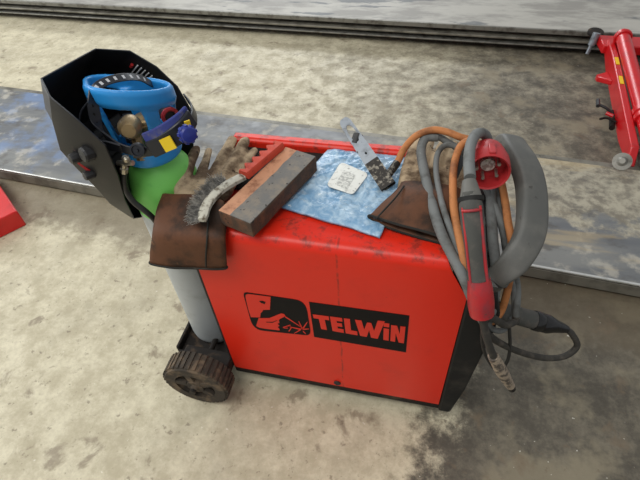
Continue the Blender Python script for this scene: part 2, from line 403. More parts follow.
# red cover: side panel, rounded shoulder, top, far side -- open channel with thickness
def shell_profile(off=0):
    R = .028; pts = []
    pts.append((0+off, .075))
    pts.append((0+off, .612))
    for k in range(7):
        a = math.pi/2*k/6; r = R-off*.6
        pts.append((R - r*math.cos(a), HT-R + r*math.sin(a)))
    pts += [(.10, HT-.004-off), (.30, HT-.012-off)]
    for k in range(5):
        a = math.pi/2*k/4; r = R-off*.6
        pts.append((WD-R + r*math.sin(a), HT-.012-R + r*math.cos(a)))
    pts.append((WD-off, .075)); return pts
bm = new()
po, pi_ = shell_profile(0), shell_profile(.004)
def shell_x(z, y):
    """front edge of the cover leans back above the apex at z .61"""
    return LW-.004 if z < .612 else LW-.004-(z-.612)*.52
loops = []
for x in (0.0, .2, .45, None):
    L = []
    for (y, z) in po: L.append(V((x if x is not None else shell_x(z, y), y, z)))
    for (y, z) in pi_[::-1]: L.append(V((x if x is not None else shell_x(z, y), y, z)))
    loops.append(L)
# split side below apex so the chamfer is crisp
def with_apex(L, x):
    out = list(L); return out
loft(bm, loops)
cover = finish('cover', bm, 'red_shell', root, angle=30)
# inner body behind the cover
bm = new(); box(bm, .003, LW-.07, .006, WD-.006, .06, HT-.03)
finish('inner_body', bm, 'dark_base', root)
# chassis base
bm = new(); box(bm, -.005, LW+.02, .004, WD-.004, .038, .074)
finish('base', bm, 'dark_base', root, bevel=.004)
# far rim rail, raised red
bm = new(); prof = [(.345, HT-.015), (.347, HT+.012), (.356, HT+.019), (.378, HT+.018), (.390, HT+.008), (.392, HT-.03)]
loft(bm, [[V((x, y, z)) for y, z in prof] for x in (-.004, .02, .56, .60)])
finish('rear_rim', bm, 'red_shell', root, bevel=.003)
bm = new(); box(bm, .004, .585, .165, .344, HT-.013, HT-.002)
finish('top_mat', bm, 'dark_base', root, bevel=.003)
# back panel
bm = new(); box(bm, -.012, .002, .004, WD-.004, .075, HT-.035)
finish('back_panel', bm, 'black_plastic', root, bevel=.004)
# black front fascia
prof = [(.663, .036), (.700, .036), (.722, .20), (.742, .50), (.742, .565), (.725, .625), (.66, .705), (.632, .742), (.606, .742), (.606, .723), (.6612, .612)]
bm = new(); prism(bm, [V((x, -.002, z)) for x, z in prof], (0, WD+.004, 0))
fascia = finish('front_fascia', bm, 'black_plastic', root, bevel=.007, bseg=3)
# sloping control panel with knobs (behind the cables)
n = V((.776, 0, .63)).normalized(); tv = V((-.63, 0, .776)).normalized(); c = V((.694, .19, .666))
bm = new(); obox(bm, c+n*.001, V((0,1,0)), tv, n, .30, .075, .006)
cp = finish('control_panel', bm, 'decal_black', root, bevel=.002)
for y in (.10, .19, .28):
    bm = new(); lathe(bm, [(.017, 0), (.016, .014), (.012, .018)], V((c.x, y, c.z))+n*.003, n, 20)
    finish('knob', bm, 'black_knob', cp)
# screw plug in the side
p = Py(337, 378, -.001)
bm = new(); lathe(bm, [(.011, 0), (.011, .003), (.007, .005), (.005, .003)], (p.x, -.001, .097), (0,-1,0), 20)
finish('screw_plug', bm, 'black_knob', root)
# handle: wide moulded loop across the front
hp = [(488, 286, -.005, .0), (500, 268, 0, 0)]
ctrl = [V((.722, .035, .640)), Py(497, 278, .012), Py(514, 262, .025), Py(529, 236, .07), Py(532, 205, .14), Py(528, 175, .215), Py(516, 152, .29), Py(505, 144, .345), V((.675, .352, .705))]
path = catmull(ctrl, 8); m = len(path); loops = []
for i, p in enumerate(path):
    a = path[max(i-1,0)]; b = path[min(i+1,m-1)]; tt = (b-a).normalized()
    nrm = V((.30, -.12, .95)); nrm = (nrm-tt*nrm.dot(tt)).normalized(); side = tt.cross(nrm)
    u = i/(m-1); wv = .029*(.62+.38*min(1, 4*u, 5*(1-u)+.1)); hv = .021
    L = []
    for k in range(20):
        an = 2*math.pi*k/20; cx = math.copysign(abs(math.cos(an))**.38, math.cos(an)); sy = math.copysign(abs(math.sin(an))**.38, math.sin(an))
        L.append(p + side*(wv*cx) + nrm*(hv*sy))
    loops.append(L)
bm = new(); loft(bm, loops); finish('handle', bm, 'handle_grey', root, angle=60)

# decals on the side: pictogram and name plate
def decal(polys, y, th=.0006):
    q = new()
    for P in polys:
        prism(q, [V((p.x, y, p.z)) for p in (Py(a, b, 0) for a, b in P)], (0, -th, 0))
    return q
def zz(x, y): return (240+x/8.0, 280+y/8.0)              # measured on an 8x view
def rounded(pts, rads, n=6):
    out = []; m = len(pts)
    for i in range(m):
        p = V(pts[i]); a = (V(pts[i-1])-p).normalized(); b = (V(pts[(i+1)%m])-p).normalized(); r = rads[i]
        A, B = p+a*r, p+b*r
        for k in range(n+1):
            t_ = k/n; out.append(((1-t_)**2*A + 2*t_*(1-t_)*p + t_*t_*B))
    return [(v.x, v.y) for v in out]
plate = rounded([(22, 92), (526, 166), (570, 444), (106, 396)], [40, 90, 48, 84])
bm = decal([[zz(*p) for p in plate]], -.0003)
pic = finish('pictogram', bm, 'decal_black', root, smooth=False)
inner = rounded([(38, 106), (246, 136), (240, 300), (88, 296)], [26, 1, 1, 1])
face = [(56,111),(72,109),(246,132),(240,234),(186,236),(180,250),(166,262),(162,296),(88,294),(68,232),(46,136),(46,118)]
arm = [(150,302),(236,302),(330,264),(356,270),(364,286),(324,306),(312,316),(316,340),(300,346),(318,364),(300,372),(316,388),(318,400),(200,386),(156,378),(130,364)]
eye = [[(155,164),(182,162),(206,172),(198,190),(186,182),(170,178)]]
def stroke(x0, y0, x1, y1, w0, w1):
    dx, dy = x1-x0, y1-y0; l = math.hypot(dx, dy); nx, ny = -dy/l, dx/l
    return [(x0+nx*w0, y0+ny*w0), (x1+nx*w1, y1+ny*w1), (x1-nx*w1, y1-ny*w1), (x0-nx*w0, y0-ny*w0)]
sparks = [stroke(362,290,494,376,4,2), stroke(500,390,470,326,6,2), stroke(500,392,540,332,7,2), stroke(500,392,552,388,5,2),
          stroke(488,392,400,372,5,2), stroke(484,396,434,424,4,2), stroke(344,376,404,358,2,4), stroke(350,380,382,382,2,3), stroke(392,408,414,376,4,3), stroke(506,408,528,428,4,2)]
bm = decal([[zz(*p) for p in s] for s in [face, arm]+sparks], -.0010)
finish('welder_figure', bm, 'decal_red', pic, smooth=False)
for s in (eye[0], stroke(212,332,262,334,2,3), stroke(262,334,300,318,3,1)):
    finish('figure_line', decal([[zz(*p) for p in s]], -.0017), 'decal_black', pic, smooth=False)
def z2(x, y): return (220+x/2.909, 270+y/2.909)
bm = decal([[z2(259,92), z2(551,132), z2(541,239), z2(274,194)]], -.0003)
npl = finish('name_plate', bm, 'decal_black', root, smooth=False)
# letters laid out in a unit frame mapped on the plate (u 0..1, v 0..1 top-down)
c00, c10, c11, c01 = V(z2(270,128)), V(z2(540,162)), V(z2(535,212)), V(z2(281,168))
def uv(u, v):
    p = c00*(1-u)*(1-v)+c10*u*(1-v)+c11*u*v+c01*(1-u)*v; return (p.x, p.y)
L = []
L.append([(0,0),(.17,0),(.17,.27),(.12,.27),(.12,1),(.055,1),(.055,.27),(0,.27)])                                       # T
L.append([(.185,0),(.315,0),(.315,.24),(.25,.24),(.25,.38),(.305,.38),(.305,.61),(.25,.61),(.25,.76),(.315,.76),(.315,1),(.185,1)])  # E
L.append([(.335,0),(.40,0),(.40,.75),(.47,.75),(.47,1),(.335,1)])                                                       # L
L.append([(.455,0),(.525,0),(.55,.55),(.585,.08),(.63,.08),(.66,.55),(.70,-.12),(.775,-.12),(.70,1),(.625,1),(.605,.55),(.575,1),(.50,1)])  # W
L.append([(.765,.30),(.825,.30),(.825,1),(.765,1)])                                                                     # i
L.append([(.765,-.02),(.825,-.02),(.825,.20),(.765,.20)])                                                               # dot
L.append([(.845,.05),(.91,.05),(.945,.52),(.945,.05),(1,.05),(1,1),(.94,1),(.90,.50),(.90,1),(.845,1)])                 # N
bm = decal([[uv(*p) for p in s] for s in L], -.0010)
finish('lettering', bm, 'decal_red', npl, smooth=False)

# wheels, axle, platform
def wheel(yc, out):
    c = V((-.088, yc, .110)); ax = V((0, out, 0)); W = .066; R = .11
    bm = new()
    lathe(bm, [(.077, .004), (.086, .0), (.099, .001), (.1045, .007), (.1055, .033), (.1045, .059), (.099, .066), (.066, .066)], c-ax*W/2, ax, 48, cap0=False, cap1=False)
    for k in range(36):
        a = 2*math.pi*k/36; d = V((math.cos(a), 0, math.sin(a))); tg = V((-math.sin(a), 0, math.cos(a)))
        obox(bm, c+d*.1055+ax*(.0), tg, ax, d, .0105, .058, .007)
    wh = finish('wheel', bm, 'rubber', root, angle=40)
    bm = new()
    lathe(bm, [(.084, -.035), (.084, .010), (.076, .012), (.068, -.012), (.032, -.012), (.028, .014), (.014, .014), (.012, .022), (.006, .024)], c+ax*.020, ax, 40)
    for k in range(5):
        a = 2*math.pi*k/5+.5; d = V((math.cos(a), 0, math.sin(a))); tg = V((-math.sin(a), 0, math.cos(a)))
        obox(bm, c+d*.050+ax*.026, tg, d, ax, .020, .042, .012)
    hb = finish('hub', bm, 'rubber', wh, angle=40)
    bm = new(); lathe(bm, [(.009, 0), (.009, .006), (.005, .008)], c+ax*.043, ax, 6)
    finish('hub_nut', bm, 'dark_base', hb)
wheel(-.076, -1); wheel(WD+.076, 1)
bm = new(); tube(bm, [(-.088, -.10, .11), (-.088, WD+.10, .11)], .009, 12, 1); finish('axle', bm, 'dark_base', root)
bm = new(); box(bm, -.17, -.004, -.030, .022, .078, .128); finish('axle_bracket', bm, 'dark_base', root, bevel=.004)
bm = new(); box(bm, -.208, -.004, .020, WD-.02, .060, .072); box(bm, -.218, -.208, .020, WD-.02, .060, .100)
box(bm, -.208, -.004, .012, .020, .060, .090); box(bm, -.208, -.004, WD-.02, WD-.012, .060, .090)
finish('bottle_platform', bm, 'dark_base', root, bevel=.003)
for y in (.05, WD-.05):                                  # front swivel castors
    bm = new(); lathe(bm, [(.016, -.012), (.019, -.009), (.019, .009), (.016, .012)], (.60, y, .0195), (0,1,0), 24)
    cs = finish('caster', bm, 'rubber', root)
    bm = new(); box(bm, .585, .62, y-.018, y-.013, .016, .037); box(bm, .585, .62, y+.013, y+.018, .016, .037); box(bm, .58, .625, y-.02, y+.02, .034, .038)
    finish('caster_fork', bm, 'dark_base', cs)
# bottle strap bracket on the back
BX, BY, BR = -.117, .149, .088
bm = new()
ring_ = [V((BX+(BR+.004)*math.cos(a), BY+(BR+.004)*math.sin(a), .52)) for a in [math.pi*(-.45)+math.pi*1.9*k/30*-1 for k in range(31)]]
strip(bm, [V((-.006, BY-.085, .52))]+[V((BX+(BR+.004)*math.cos(a), BY+(BR+.004)*math.sin(a), .52)) for a in [-math.pi*.3-2*math.pi*.70*k/30 for k in range(31)]]+[V((-.006, BY+.085, .52))], (0,0,1), .012, .003)
finish('bottle_chain', bm, 'fitting', root)

# ================================================================ GAS BOTTLE
g = thing('gas_cylinder', 'grey gas cylinder with green shoulder and blue valve guard, standing behind the welder', 'gas cylinder', (BX, BY, .072))
bm = new(); zb = .072
lathe(bm, [(.06, 0), (.078, .004), (BR-.002, .018), (BR, .035), (BR, .60)], (BX, BY, zb), (0,0,1), 48)
finish('body', bm, 'bottle_grey', g)
bm = new()
lathe(bm, [(BR, .60), (BR, .655), (BR-.004, .685), (BR-.014, .712), (.058, .735), (.040, .752), (.034, .765), (.034, .80)], (BX, BY, zb), (0,0,1), 48)
finish('shoulder', bm, 'bottle_green', g)
# markings on the shoulder
bm = new()
for k, (a0, zc, h, w_) in enumerate(((-1.0, .712, .013, .02), (-.84, .712, .013, .02), (-.68, .712, .013, .016))):
    d = V((math.cos(a0), math.sin(a0), 0)); tg = V((-d.y, d.x, 0))
    for s_ in (-1, 1): obox(bm, V((BX, BY, zc+.0))+d*(BR+.0008)+tg*(s_*.004), tg, d, V((0,0,1)), .0018, .0012, h)
    obox(bm, V((BX, BY, zc+.005))+d*(BR+.0008), tg, d, V((0,0,1)), .008, .0012, .0018)
finish('shoulder_marking', bm, 'white_print', g)
# blue guard
GC = V((BX, BY, 0)); gz0, gz1 = .828, .968
def gp(a, r, z): return V((BX+r*math.cos(a), BY+r*math.sin(a), z))
bm = new()
lathe(bm, [(.040, .823), (.067, .823), (.071, .830), (.071, .868), (.067, .876), (.062, .876), (.060, .835), (.040, .832)], (BX, BY, 0), (0,0,1), 40)
def ringr(a):                                            # upper ring with a rounded grip lobe
    l = math.exp(-((((a-math.radians(165)+math.pi) % (2*math.pi))-math.pi)/.42)**2)
    return .082+.036*l, l
loops = []
for k in range(48):
    a = 2*math.pi*k/48; r, l = ringr(a); hz = .023-.008*l; zc = .983+.032*math.cos(a+math.radians(100))+.006*l
    loops.append([gp(a, r-.006, zc-hz), gp(a, r+.004, zc-hz), gp(a, r+.009, zc-hz*.4), gp(a, r+.008, zc+hz*.6), gp(a, r+.003, zc+hz), gp(a, r-.006, zc+hz*.85)])
loft(bm, loops, ring=True)
for a, wid in ((-.62, .030), (.75, .028), (2.25, .028), (3.75, .026)):
    L = []
    for k in range(9):
        u = k/8; z = .865+(.978+.032*math.cos(a+math.radians(100))-.865)*u; r = .068+.013*u; ww = wid*(1.1+.7*abs(2*u-1)**3)/2
        d = V((math.cos(a), math.sin(a), 0)); tg = V((-d.y, d.x, 0)); c = V((BX, BY, z))+d*r
        L.append([c-tg*ww-d*.005, c+tg*ww-d*.005, c+tg*ww*.9+d*.005, c-tg*ww*.9+d*.005])
    loft(bm, L)
bm = remesh(bm, .003, 3)
finish('valve_guard', bm, 'guard_blue', g, angle=80)
# valve inside
bm = new(); lathe(bm, [(.020, 0), (.020, .02), (.016, .025), (.016, .055), (.020, .06), (.020, .085), (.012, .09)], (BX, BY, .836), (0,0,1), 24)
vv = finish('valve', bm, 'brass', g)
bm = new(); dz = V((-.75, -.62, .12)).normalized()
lathe(bm, [(.014, .012), (.030, .016), (.033, .022), (.033, .040), (.028, .048), (.010, .05)], V((BX, BY, .895)), dz, 24)
bm2 = bm
for k in range(12):
    a = 2*math.pi*k/12; nn = V((0,0,1)); nn = (nn-dz*nn.dot(dz)).normalized(); bb = dz.cross(nn); d = nn*math.cos(a)+bb*math.sin(a); tg = dz.cross(d)
    obox(bm, V((BX, BY, .895))+dz*.031+d*.033, tg, dz, d, .008, .018, .006)
finish('hand_wheel', bm, 'black_knob', vv)
bm = new(); lathe(bm, [(.010, 0), (.024, .006), (.026, .03), (.018, .044), (.015, .05)], V((BX-.004, BY-.035, .925)), (.35, -.72, .18), 20)
lathe(bm, [(.013, -.01), (.013, .045), (.017, .046), (.017, .062), (.011, .064), (.011, .07)], V((BX+.002, BY-.035, .91)), (.12, -.45, -.9), 6)
lathe(bm, [(.012, -.01), (.012, .05)], V((BX, BY-.02, .91)), (.8, .4, .1), 16)
finish('regulator_body', bm, 'brass', vv)
bm = new(); gc = Py(170, 116, .16); ga = (CAMP-gc).normalized(); ga = (ga+V((.5, -.2, -.3))).normalized()
lathe(bm, [(.018, -.030), (.020, -.010), (.020, 0), (.013, .001), (.013, -.004)], gc, ga, 28)
gg = finish('pressure_gauge', bm, 'black_knob', vv)
bm = new(); lathe(bm, [(.013, .0005), (.021, .0005), (.021, .006), (.016, .008), (.013, .006)], gc, ga, 28, cap0=False, cap1=False)
finish('gauge_rim', bm, 'plug_red', gg)

# gas hose with nickel fitting
hs = thing('gas_hose', 'short black gas hose with nickel fitting hanging down beside the green bottle shoulder', 'hose', Py(124, 176, .03))
hc = [Py(124, 172, .035), Py(124, 182, .03), Py(127, 192, .03), Py(134, 202, .028), Py(144, 210, .03), Py(153, 218, .035), Py(160, 228, .045)]
bm = new(); tube(bm, hc, .0072, 12); finish('hose', bm, 'cable_black', hs)
bm = new(); fx = Py(124, 167, .036)
lathe(bm, [(.0095, 0), (.0095, .012), (.007, .013), (.007, .022)], hc[0], (V(fx)-hc[0]), 8)
tube(bm, [Py(118, 163, .04), Py(133, 163, .036)], .0062, 12, 1)
lathe(bm, [(.006, 0), (.009, .002), (.009, .010), (.005, .014)], Py(127, 161, .036), (0, -.1, 1), 12)
finish('fitting', bm, 'fitting', hs)

# ================================================================ WELDING HELMET
hx = thing('welding_helmet', 'black welding helmet hung by its headband over the gas cylinder valve guard', 'welding helmet', Py(95, 186, .1))
rim = [Py(49,97,.005), Py(40,78,.055), Py(95,48,.25), Py(130,50,.29), Py(157,66,.30), Py(178,86,.30), Py(193,112,.285), Py(194,150,.26), Py(178,192,.23), Py(156,215,.16), Py(134,219,.075), Py(125,200,.03), Py(118,176,.005), Py(105,146,-.01), Py(78,121,-.008)]
dep = V((-.085, .045, -.055))
cen = sum(rim, V())/len(rim)
back = []
for i, p in enumerate(rim):
    k = .78; q_ = cen+(p-cen)*k; back.append(q_+dep*1.25)
mid = [p*.42+b_*.58+(p-cen).normalized()*.012 for p, b_ in zip(rim, back)]
for i_, q_ in {0:(52,121,.012), 1:(45,108,.06), 14:(60,150,.008), 13:(76,168,.006), 12:(95,187,.012), 11:(110,204,.035), 10:(127,215,.075)}.items():
    mid[i_] = Py(*q_); back[i_] = mid[i_]+dep*.4+V((.01,.012,0))
bk2 = [cen+dep*1.9+(p-cen)*.40 for p in rim]
bm = new(); rows = loft(bm, [rim, mid, back, bk2], cap0=False, cap1=True)
o = finish('shell', bm, 'helmet_black', hx, angle=24)
s_ = o.modifiers.new('solid', 'SOLIDIFY'); s_.thickness = .004; s_.offset = -1
bv = o.modifiers.new('bevel', 'BEVEL'); bv.width = .0015; bv.segments = 2; bv.limit_method = 'ANGLE'
# lens cartridge inside the front wall
hn = (rim[1]-rim[2]).normalized(); 
ic = cen+dep*1.55; e1 = (rim[2]-rim[1]).normalized(); e3 = dep.normalized(); e2 = e3.cross(e1).normalized(); e1 = e2.cross(e3).normalized()
bm = new(); obox(bm, ic, e1, e2, e3, .125, .10, .020)
obox(bm, ic-e3*.012, e1, e2, e3, .095, .055, .010)
lc = finish('lens_cartridge', bm, 'black_knob', hx, bevel=.004)
# printed warning lines on the far inner wall
bm = new(); bmr = new()
A0, A1 = rim[4], rim[5]; B0, B1 = mid[4], mid[5]
C0 = rim[3]; D0 = mid[3]
def wall(u, v, lift=.006):                               # u along the rim 3..5, v down the wall
    if u < 1: p = (rim[3]*(1-u)+rim[4]*u)*(1-v)+(mid[3]*(1-u)+mid[4]*u)*v
    else: p = (rim[4]*(2-u)+rim[5]*(u-1))*(1-v)+(mid[4]*(2-u)+mid[5]*(u-1))*v
    nn = (cen-p); nn.normalize(); return p+nn*(lift+.006)
for k in range(8):
    u = .42+.16*k; a, b_ = wall(u, .30+.02*k), wall(u+.02, 1.05 if k % 3 else .9)
    tube(bm, [a, b_], .0017, 6, 1)
tube(bmr, [wall(.25, .45), wall(.27, .62)], .004, 6, 1)
finish('printed_text', bm, 'white_print', hx); finish('printed_mark', bmr, 'red_print', hx)
# hinge knobs outside the near wall
nside = V((-.15, -.95, .1)).normalized()
for (px, py, yy, r) in ((88, 153, -.004, .017), (76, 157, .000, .012), (90, 174, .004, .011)):
    c = Py(px, py, yy)
    bm = new(); lathe(bm, [(r*.7, -.016), (r, -.010), (r, .006), (r*.85, .010), (r*.3, .011)], c+nside*.004, nside+V((-.35, 0, .1)), 10)
    finish('hinge_knob', bm, 'black_knob', hx, angle=25)
bm = new(); obox(bm, Py(84, 166, .006), V((.6, 0, -.8)).normalized(), nside, V((.8, 0, .6)).normalized(), .030, .006, .008)
finish('red_lever', bm, 'red_print', hx)
# headband: ring round the guard
bandp = [(94,92,.075), (93,105,.055), (97,122,.045), (106,136,.038), (120,147,.034), (138,152,.034), (155,150,.038), (170,144,.046), (183,136,.062), (193,122,.10), (193,108,.16), (186,98,.23)]
bp = catmull([Py(*p) for p in bandp], 6); cbd = V((BX, BY, .9))
bm = new(); strip(bm, bp, V((-.25, -.05, 1)), .024, .004)
hb = finish('headband', bm, 'band_black', hx, bevel=.001)
bm = new()
for k in range(3, 22, 3):
    p = bp[k]; n_ = (p-cbd); n_.z = 0; n_.normalize(); tube(bm, [p+n_*.001, p+n_*.0031], .0035, 8, 1)
finish('adjuster_hole', bm, 'dark_slot', hb)
# crown strap with holes
cs_ = catmull([Py(93, 95, .075), Py(98, 86, .09), Py(110, 80, .12), Py(126, 77, .155), Py(140, 78, .19), Py(152, 84, .22)], 6)
def su(i):
    t_ = (cs_[min(i+1,len(cs_)-1)]-cs_[max(i-1,0)]).normalized(); n_ = ((CAMP-cs_[i]).normalized()+V((0,0,.9))).normalized(); return t_.cross(n_)
bm = new(); strip(bm, cs_, su, .020, .0025)
st_ = finish('crown_strap', bm, 'band_black', hx, bevel=.0008)
bm = new()
for k in range(2, len(cs_)-2, 3):
    p = cs_[k]; t_ = (cs_[k+1]-cs_[k-1]).normalized(); u = su(k); u = (u-t_*u.dot(t_)).normalized(); o_ = t_.cross(u)
    if o_.z < 0: o_ = -o_
    obox(bm, p+o_*.0014, t_, u, o_, .006, .009, .0006)
finish('strap_hole', bm, 'white_print', st_)
# pivot disc on the near side of the band
c = Py(138, 150, .028); nd = V((.15, -.9, .35)).normalized()
bm = new(); lathe(bm, [(.015, -.006), (.016, 0), (.016, .005), (.012, .006), (.011, .003), (.004, .003), (.003, .007)], c, nd, 24)
finish('pivot_disc', bm, 'band_black', hb)
# rear cushion and ratchet
rc = catmull([Py(144, 141, .040), Py(156, 136, .04), Py(168, 129, .05), Py(179, 121, .07), Py(187, 113, .10)], 6)
bm = new(); strip(bm, [p+V((0, .004, .004)) for p in rc], V((-.25, .25, 1)), .022, .008)
finish('rear_cushion', bm, 'pad_blue', hx, bevel=.003)
rh = catmull([Py(150, 150, .036), Py(163, 144, .04), Py(175, 136, .05), Py(185, 127, .07), Py(192, 117, .10)], 6)
bm = new(); strip(bm, rh, V((-.25, .1, 1)), .038, .009); finish('ratchet_housing', bm, 'band_black', hx, bevel=.003)
c = Py(187, 134, .035); nk = V((.75, -.62, .25)).normalized()
bm = new(); lathe(bm, [(.0165, -.008), (.0175, 0), (.0175, .010), (.0145, .014), (.003, .017)], c, nk, 12)
e1_ = nk.orthogonal().normalized(); e2_ = nk.cross(e1_)
for k in range(9):
    a = 2*math.pi*k/9; d = e1_*math.cos(a)+e2_*math.sin(a); obox(bm, c+nk*.003+d*.0175, d, nk.cross(d), nk, .004, .006, .013)
finish('ratchet_knob', bm, 'knob_blue', hx, angle=25)
bm = new(); c = Py(168, 144, .0335); a1 = (Py(175, 141, .037)-Py(161, 147, .0315)).normalized(); a3 = V((.18, -.9, .3)); a3 = (a3-a1*a3.dot(a1)).normalized(); a2 = a3.cross(a1)
obox(bm, c, a1, a2, a3, .028, .028, .003); finish('yellow_sticker', bm, 'yellow', hx)
bm = new(); c = Py(188, 125, .068); obox(bm, c, V((.7, .7, 0)), V((0, 0, 1)), V((.7, -.7, 0)), .012, .020, .003)
finish('yellow_sticker', bm, 'yellow', hx)
bm = new(); tube(bm, [Py(88, 102, .04), Py(81, 112, .035), Py(80, 124, .025), Py(86, 130, .02), Py(98, 140, .018)], .002, 8)
finish('wire', bm, 'band_black', hx)
# arm joining band and hinge
bm = new(); ap = catmull([Py(92, 150, .004), Py(100, 146, .02), Py(110, 146, .03), Py(122, 149, .033)], 5)
strip(bm, ap, V((0, -.3, 1)), .03, .005); finish('side_arm', bm, 'band_black', hx, bevel=.001)

# ================================================================ GLOVES
def hand_mesh(fingers, palm, flat=.72, vox=.0034):
    q = new()
    for pts, rr in fingers: 
        tube(q, pts, rr, 12, 4, ry=[x*flat for x in rr], up=(0,0,1))
        for p_, r_ in ((pts[-1], rr[-1]), (pts[0], rr[0])):
            bmesh.ops.create_uvsphere(q, u_segments=12, v_segments=8, radius=1, matrix=Matrix.Translation(p_) @ Matrix.Diagonal((r_*.98, r_*.98, r_*flat*.95, 1)))
    for pts, rr, ry in palm: tube(q, pts, rr, 16, 4, ry=ry, up=(0,0,1))
    for v in q.verts: v.co += noise.noise_vector(v.co*38)*.0022
    return remesh(q, vox, 5)
zt = .745
gl = thing('work_glove', 'left leather work glove, cuff hanging over the corner beside the gas cylinder', 'glove', Pz(190, 200, .725))
f1 = [([Pz(185,196,zt+.002), Pz(182,186,zt+.012), Pz(188,168,zt+.026), Pz(196,149,zt+.030)], [.024,.020,.016,.013]),
      ([Pz(188,202,zt), Pz(197,184,zt+.006), Pz(204,166,zt+.006), Pz(209,150,zt+.006)], [.022,.016,.013,.010]),
      ([Pz(205,195,zt), Pz(216,172,zt+.006), Pz(225,154,zt+.012), Pz(232,140,zt+.012)], [.022,.019,.018,.015]),
      ([Pz(214,195,zt), Pz(227,174,zt+.008), Pz(237,157,zt+.014), Pz(245,141,zt+.014)], [.022,.019,.018,.015]),
      ([Pz(222,196,zt), Pz(234,177,zt), Pz(245,162,zt+.004), Pz(254,151,zt+.004)], [.021,.018,.016,.012])]
palm = [([Pz(196,210,zt-.002), Pz(199,202,zt), Pz(207,186,zt+.002), Pz(214,174,zt)], [.050,.056,.052,.040], [.016,.019,.019,.014])]
finish('hand', hand_mesh(f1, palm), 'glove_suede', gl, angle=180)
# gauntlet cuff: flattened open sleeve, draped over the edge
def sleeve(rows, thick, seg=24):
    """rows: (left, right, normal, thickness)"""
    loops = []
    for (a, b, nrm, th) in rows:
        a, b, nrm = V(a), V(b), V(nrm).normalized(); c = (a+b)/2; h = (a-b)/2; L = []
        for k in range(seg):
            an = 2*math.pi*k/seg; s_ = math.sin(an); L.append(c+h*math.cos(an)+nrm*(math.copysign(abs(s_)**.7, s_)*th/2))
        loops.append(L)
    return loops
def refine(rows, n=4):
    out = []
    A = catmull([r[0] for r in rows], n); B = catmull([r[1] for r in rows], n); N = catmull([r[2] for r in rows], n)
    m = len(A)
    for i in range(m):
        u = i/(m-1)*(len(rows)-1); k = min(int(u), len(rows)-2); th = rows[k][3]+(rows[k+1][3]-rows[k][3])*(u-k)
        out.append((A[i], B[i], N[i], th))
    return out
rows = [(Py(162,197,.070), Py(226,203,.055), (0,0,1), .034), (Py(157,214,.030), Py(226,222,.022), (0,-.35,.95), .038),
        (Py(153,232,-.012), Py(226,238,-.018), (0,-.8,.6), .032), (Py(150,250,-.030), Py(226,254,-.024), (0,-1,.25), .026), (Py(148,262,-.036), Py(226,268,-.026), (0,-1,.1), .024)]
LP = sleeve(refine(rows), 0)
for L_ in LP:
    for v in L_: v += noise.noise_vector(v*14)*.006
bm = new(); loft(bm, LP, True, False); o = finish('cuff', bm, 'cuff_leather', gl, angle=60)
s_ = o.modifiers.new('s', 'SOLIDIFY'); s_.thickness = .003; s_.offset = -1
hem = LP[-1]+[LP[-1][0]]
bm = new(); tube(bm, [p+V((0, 0, -.001)) for p in hem[:-1]]+[hem[0]+V((0,0,-.001))], .0028, 8, 2)
finish('cuff_binding', bm, 'cuff_edge', o)
bm = new(); tube(bm, [Py(212,206,.035)+V((0,0,.010)), Py(209,224,.006)+V((0,0,.008)), Py(207,240,-.034), Py(206,255,-.042), Py(206,267,-.042)], .0022, 8); finish('seam', bm, 'cuff_edge', o)

g2 = thing('work_glove', 'right leather work glove lying under the looped cables near the front', 'glove', Pz(420, 215, .72))
f2 = [([Pz(406,190,zt-.004), Pz(408,172,zt), Pz(414,150,zt+.004), Pz(419,141,zt+.004)], [.022,.019,.016,.012]),
      ([Pz(418,188,zt-.004), Pz(421,172,zt+.004), Pz(426,152,zt+.008), Pz(430,140,zt+.006)], [.022,.018,.016,.013]),
      ([Pz(428,188,zt-.004), Pz(434,172,zt+.004), Pz(440,152,zt+.008), Pz(446,140,zt+.006)], [.021,.018,.016,.013]),
      ([Pz(438,190,zt-.004), Pz(446,176,zt), Pz(452,156,zt+.006), Pz(455,144,zt+.004)], [.020,.017,.015,.012]),
      ([Pz(451,198,zt-.006), Pz(460,188,zt+.004), Pz(467,170,zt+.008), Pz(470,158,zt+.006)], [.020,.017,.014,.010])]
palm2 = [([Pz(427,203,zt-.008), Pz(428,196,zt-.004), Pz(430,182,zt+.002), Pz(433,170,zt)], [.048,.054,.050,.040], [.012,.016,.019,.014])]
finish('hand', hand_mesh(f2, palm2), 'glove_suede', g2, angle=180)
rows = [(Pz(401,184,.750), Pz(466,196,.750), (0,0,1), .042), (Pz(392,194,.748), Pz(466,212,.748), (0,0,1), .048),
        (Pz(380,206,.744), Pz(464,232,.742), (0,-.1,1), .034), (Pz(368,217,.737), Pz(461,248,.734), (0,-.2,1), .024)]
LP = sleeve(refine(rows), 0)
for L_ in LP:
    for v in L_:
        v += noise.noise_vector(v*13)*.006; v.z = max(v.z, .722)
bm = new(); loft(bm, LP, True, False); o = finish('cuff', bm, 'cuff_leather', g2, angle=60)
s_ = o.modifiers.new('s', 'SOLIDIFY'); s_.thickness = .003; s_.offset = -1
bm = new(); tube(bm, [p for p in LP[-1]]+[LP[-1][0]], .0030, 8, 2); finish('cuff_binding', bm, 'cuff_edge', o)
bm = new(); tube(bm, [Pz(404,186,.768), Pz(396,197,.770), Pz(386,208,.764), Pz(376,219,.752)], .0022, 8); finish('seam', bm, 'cuff_edge', o)

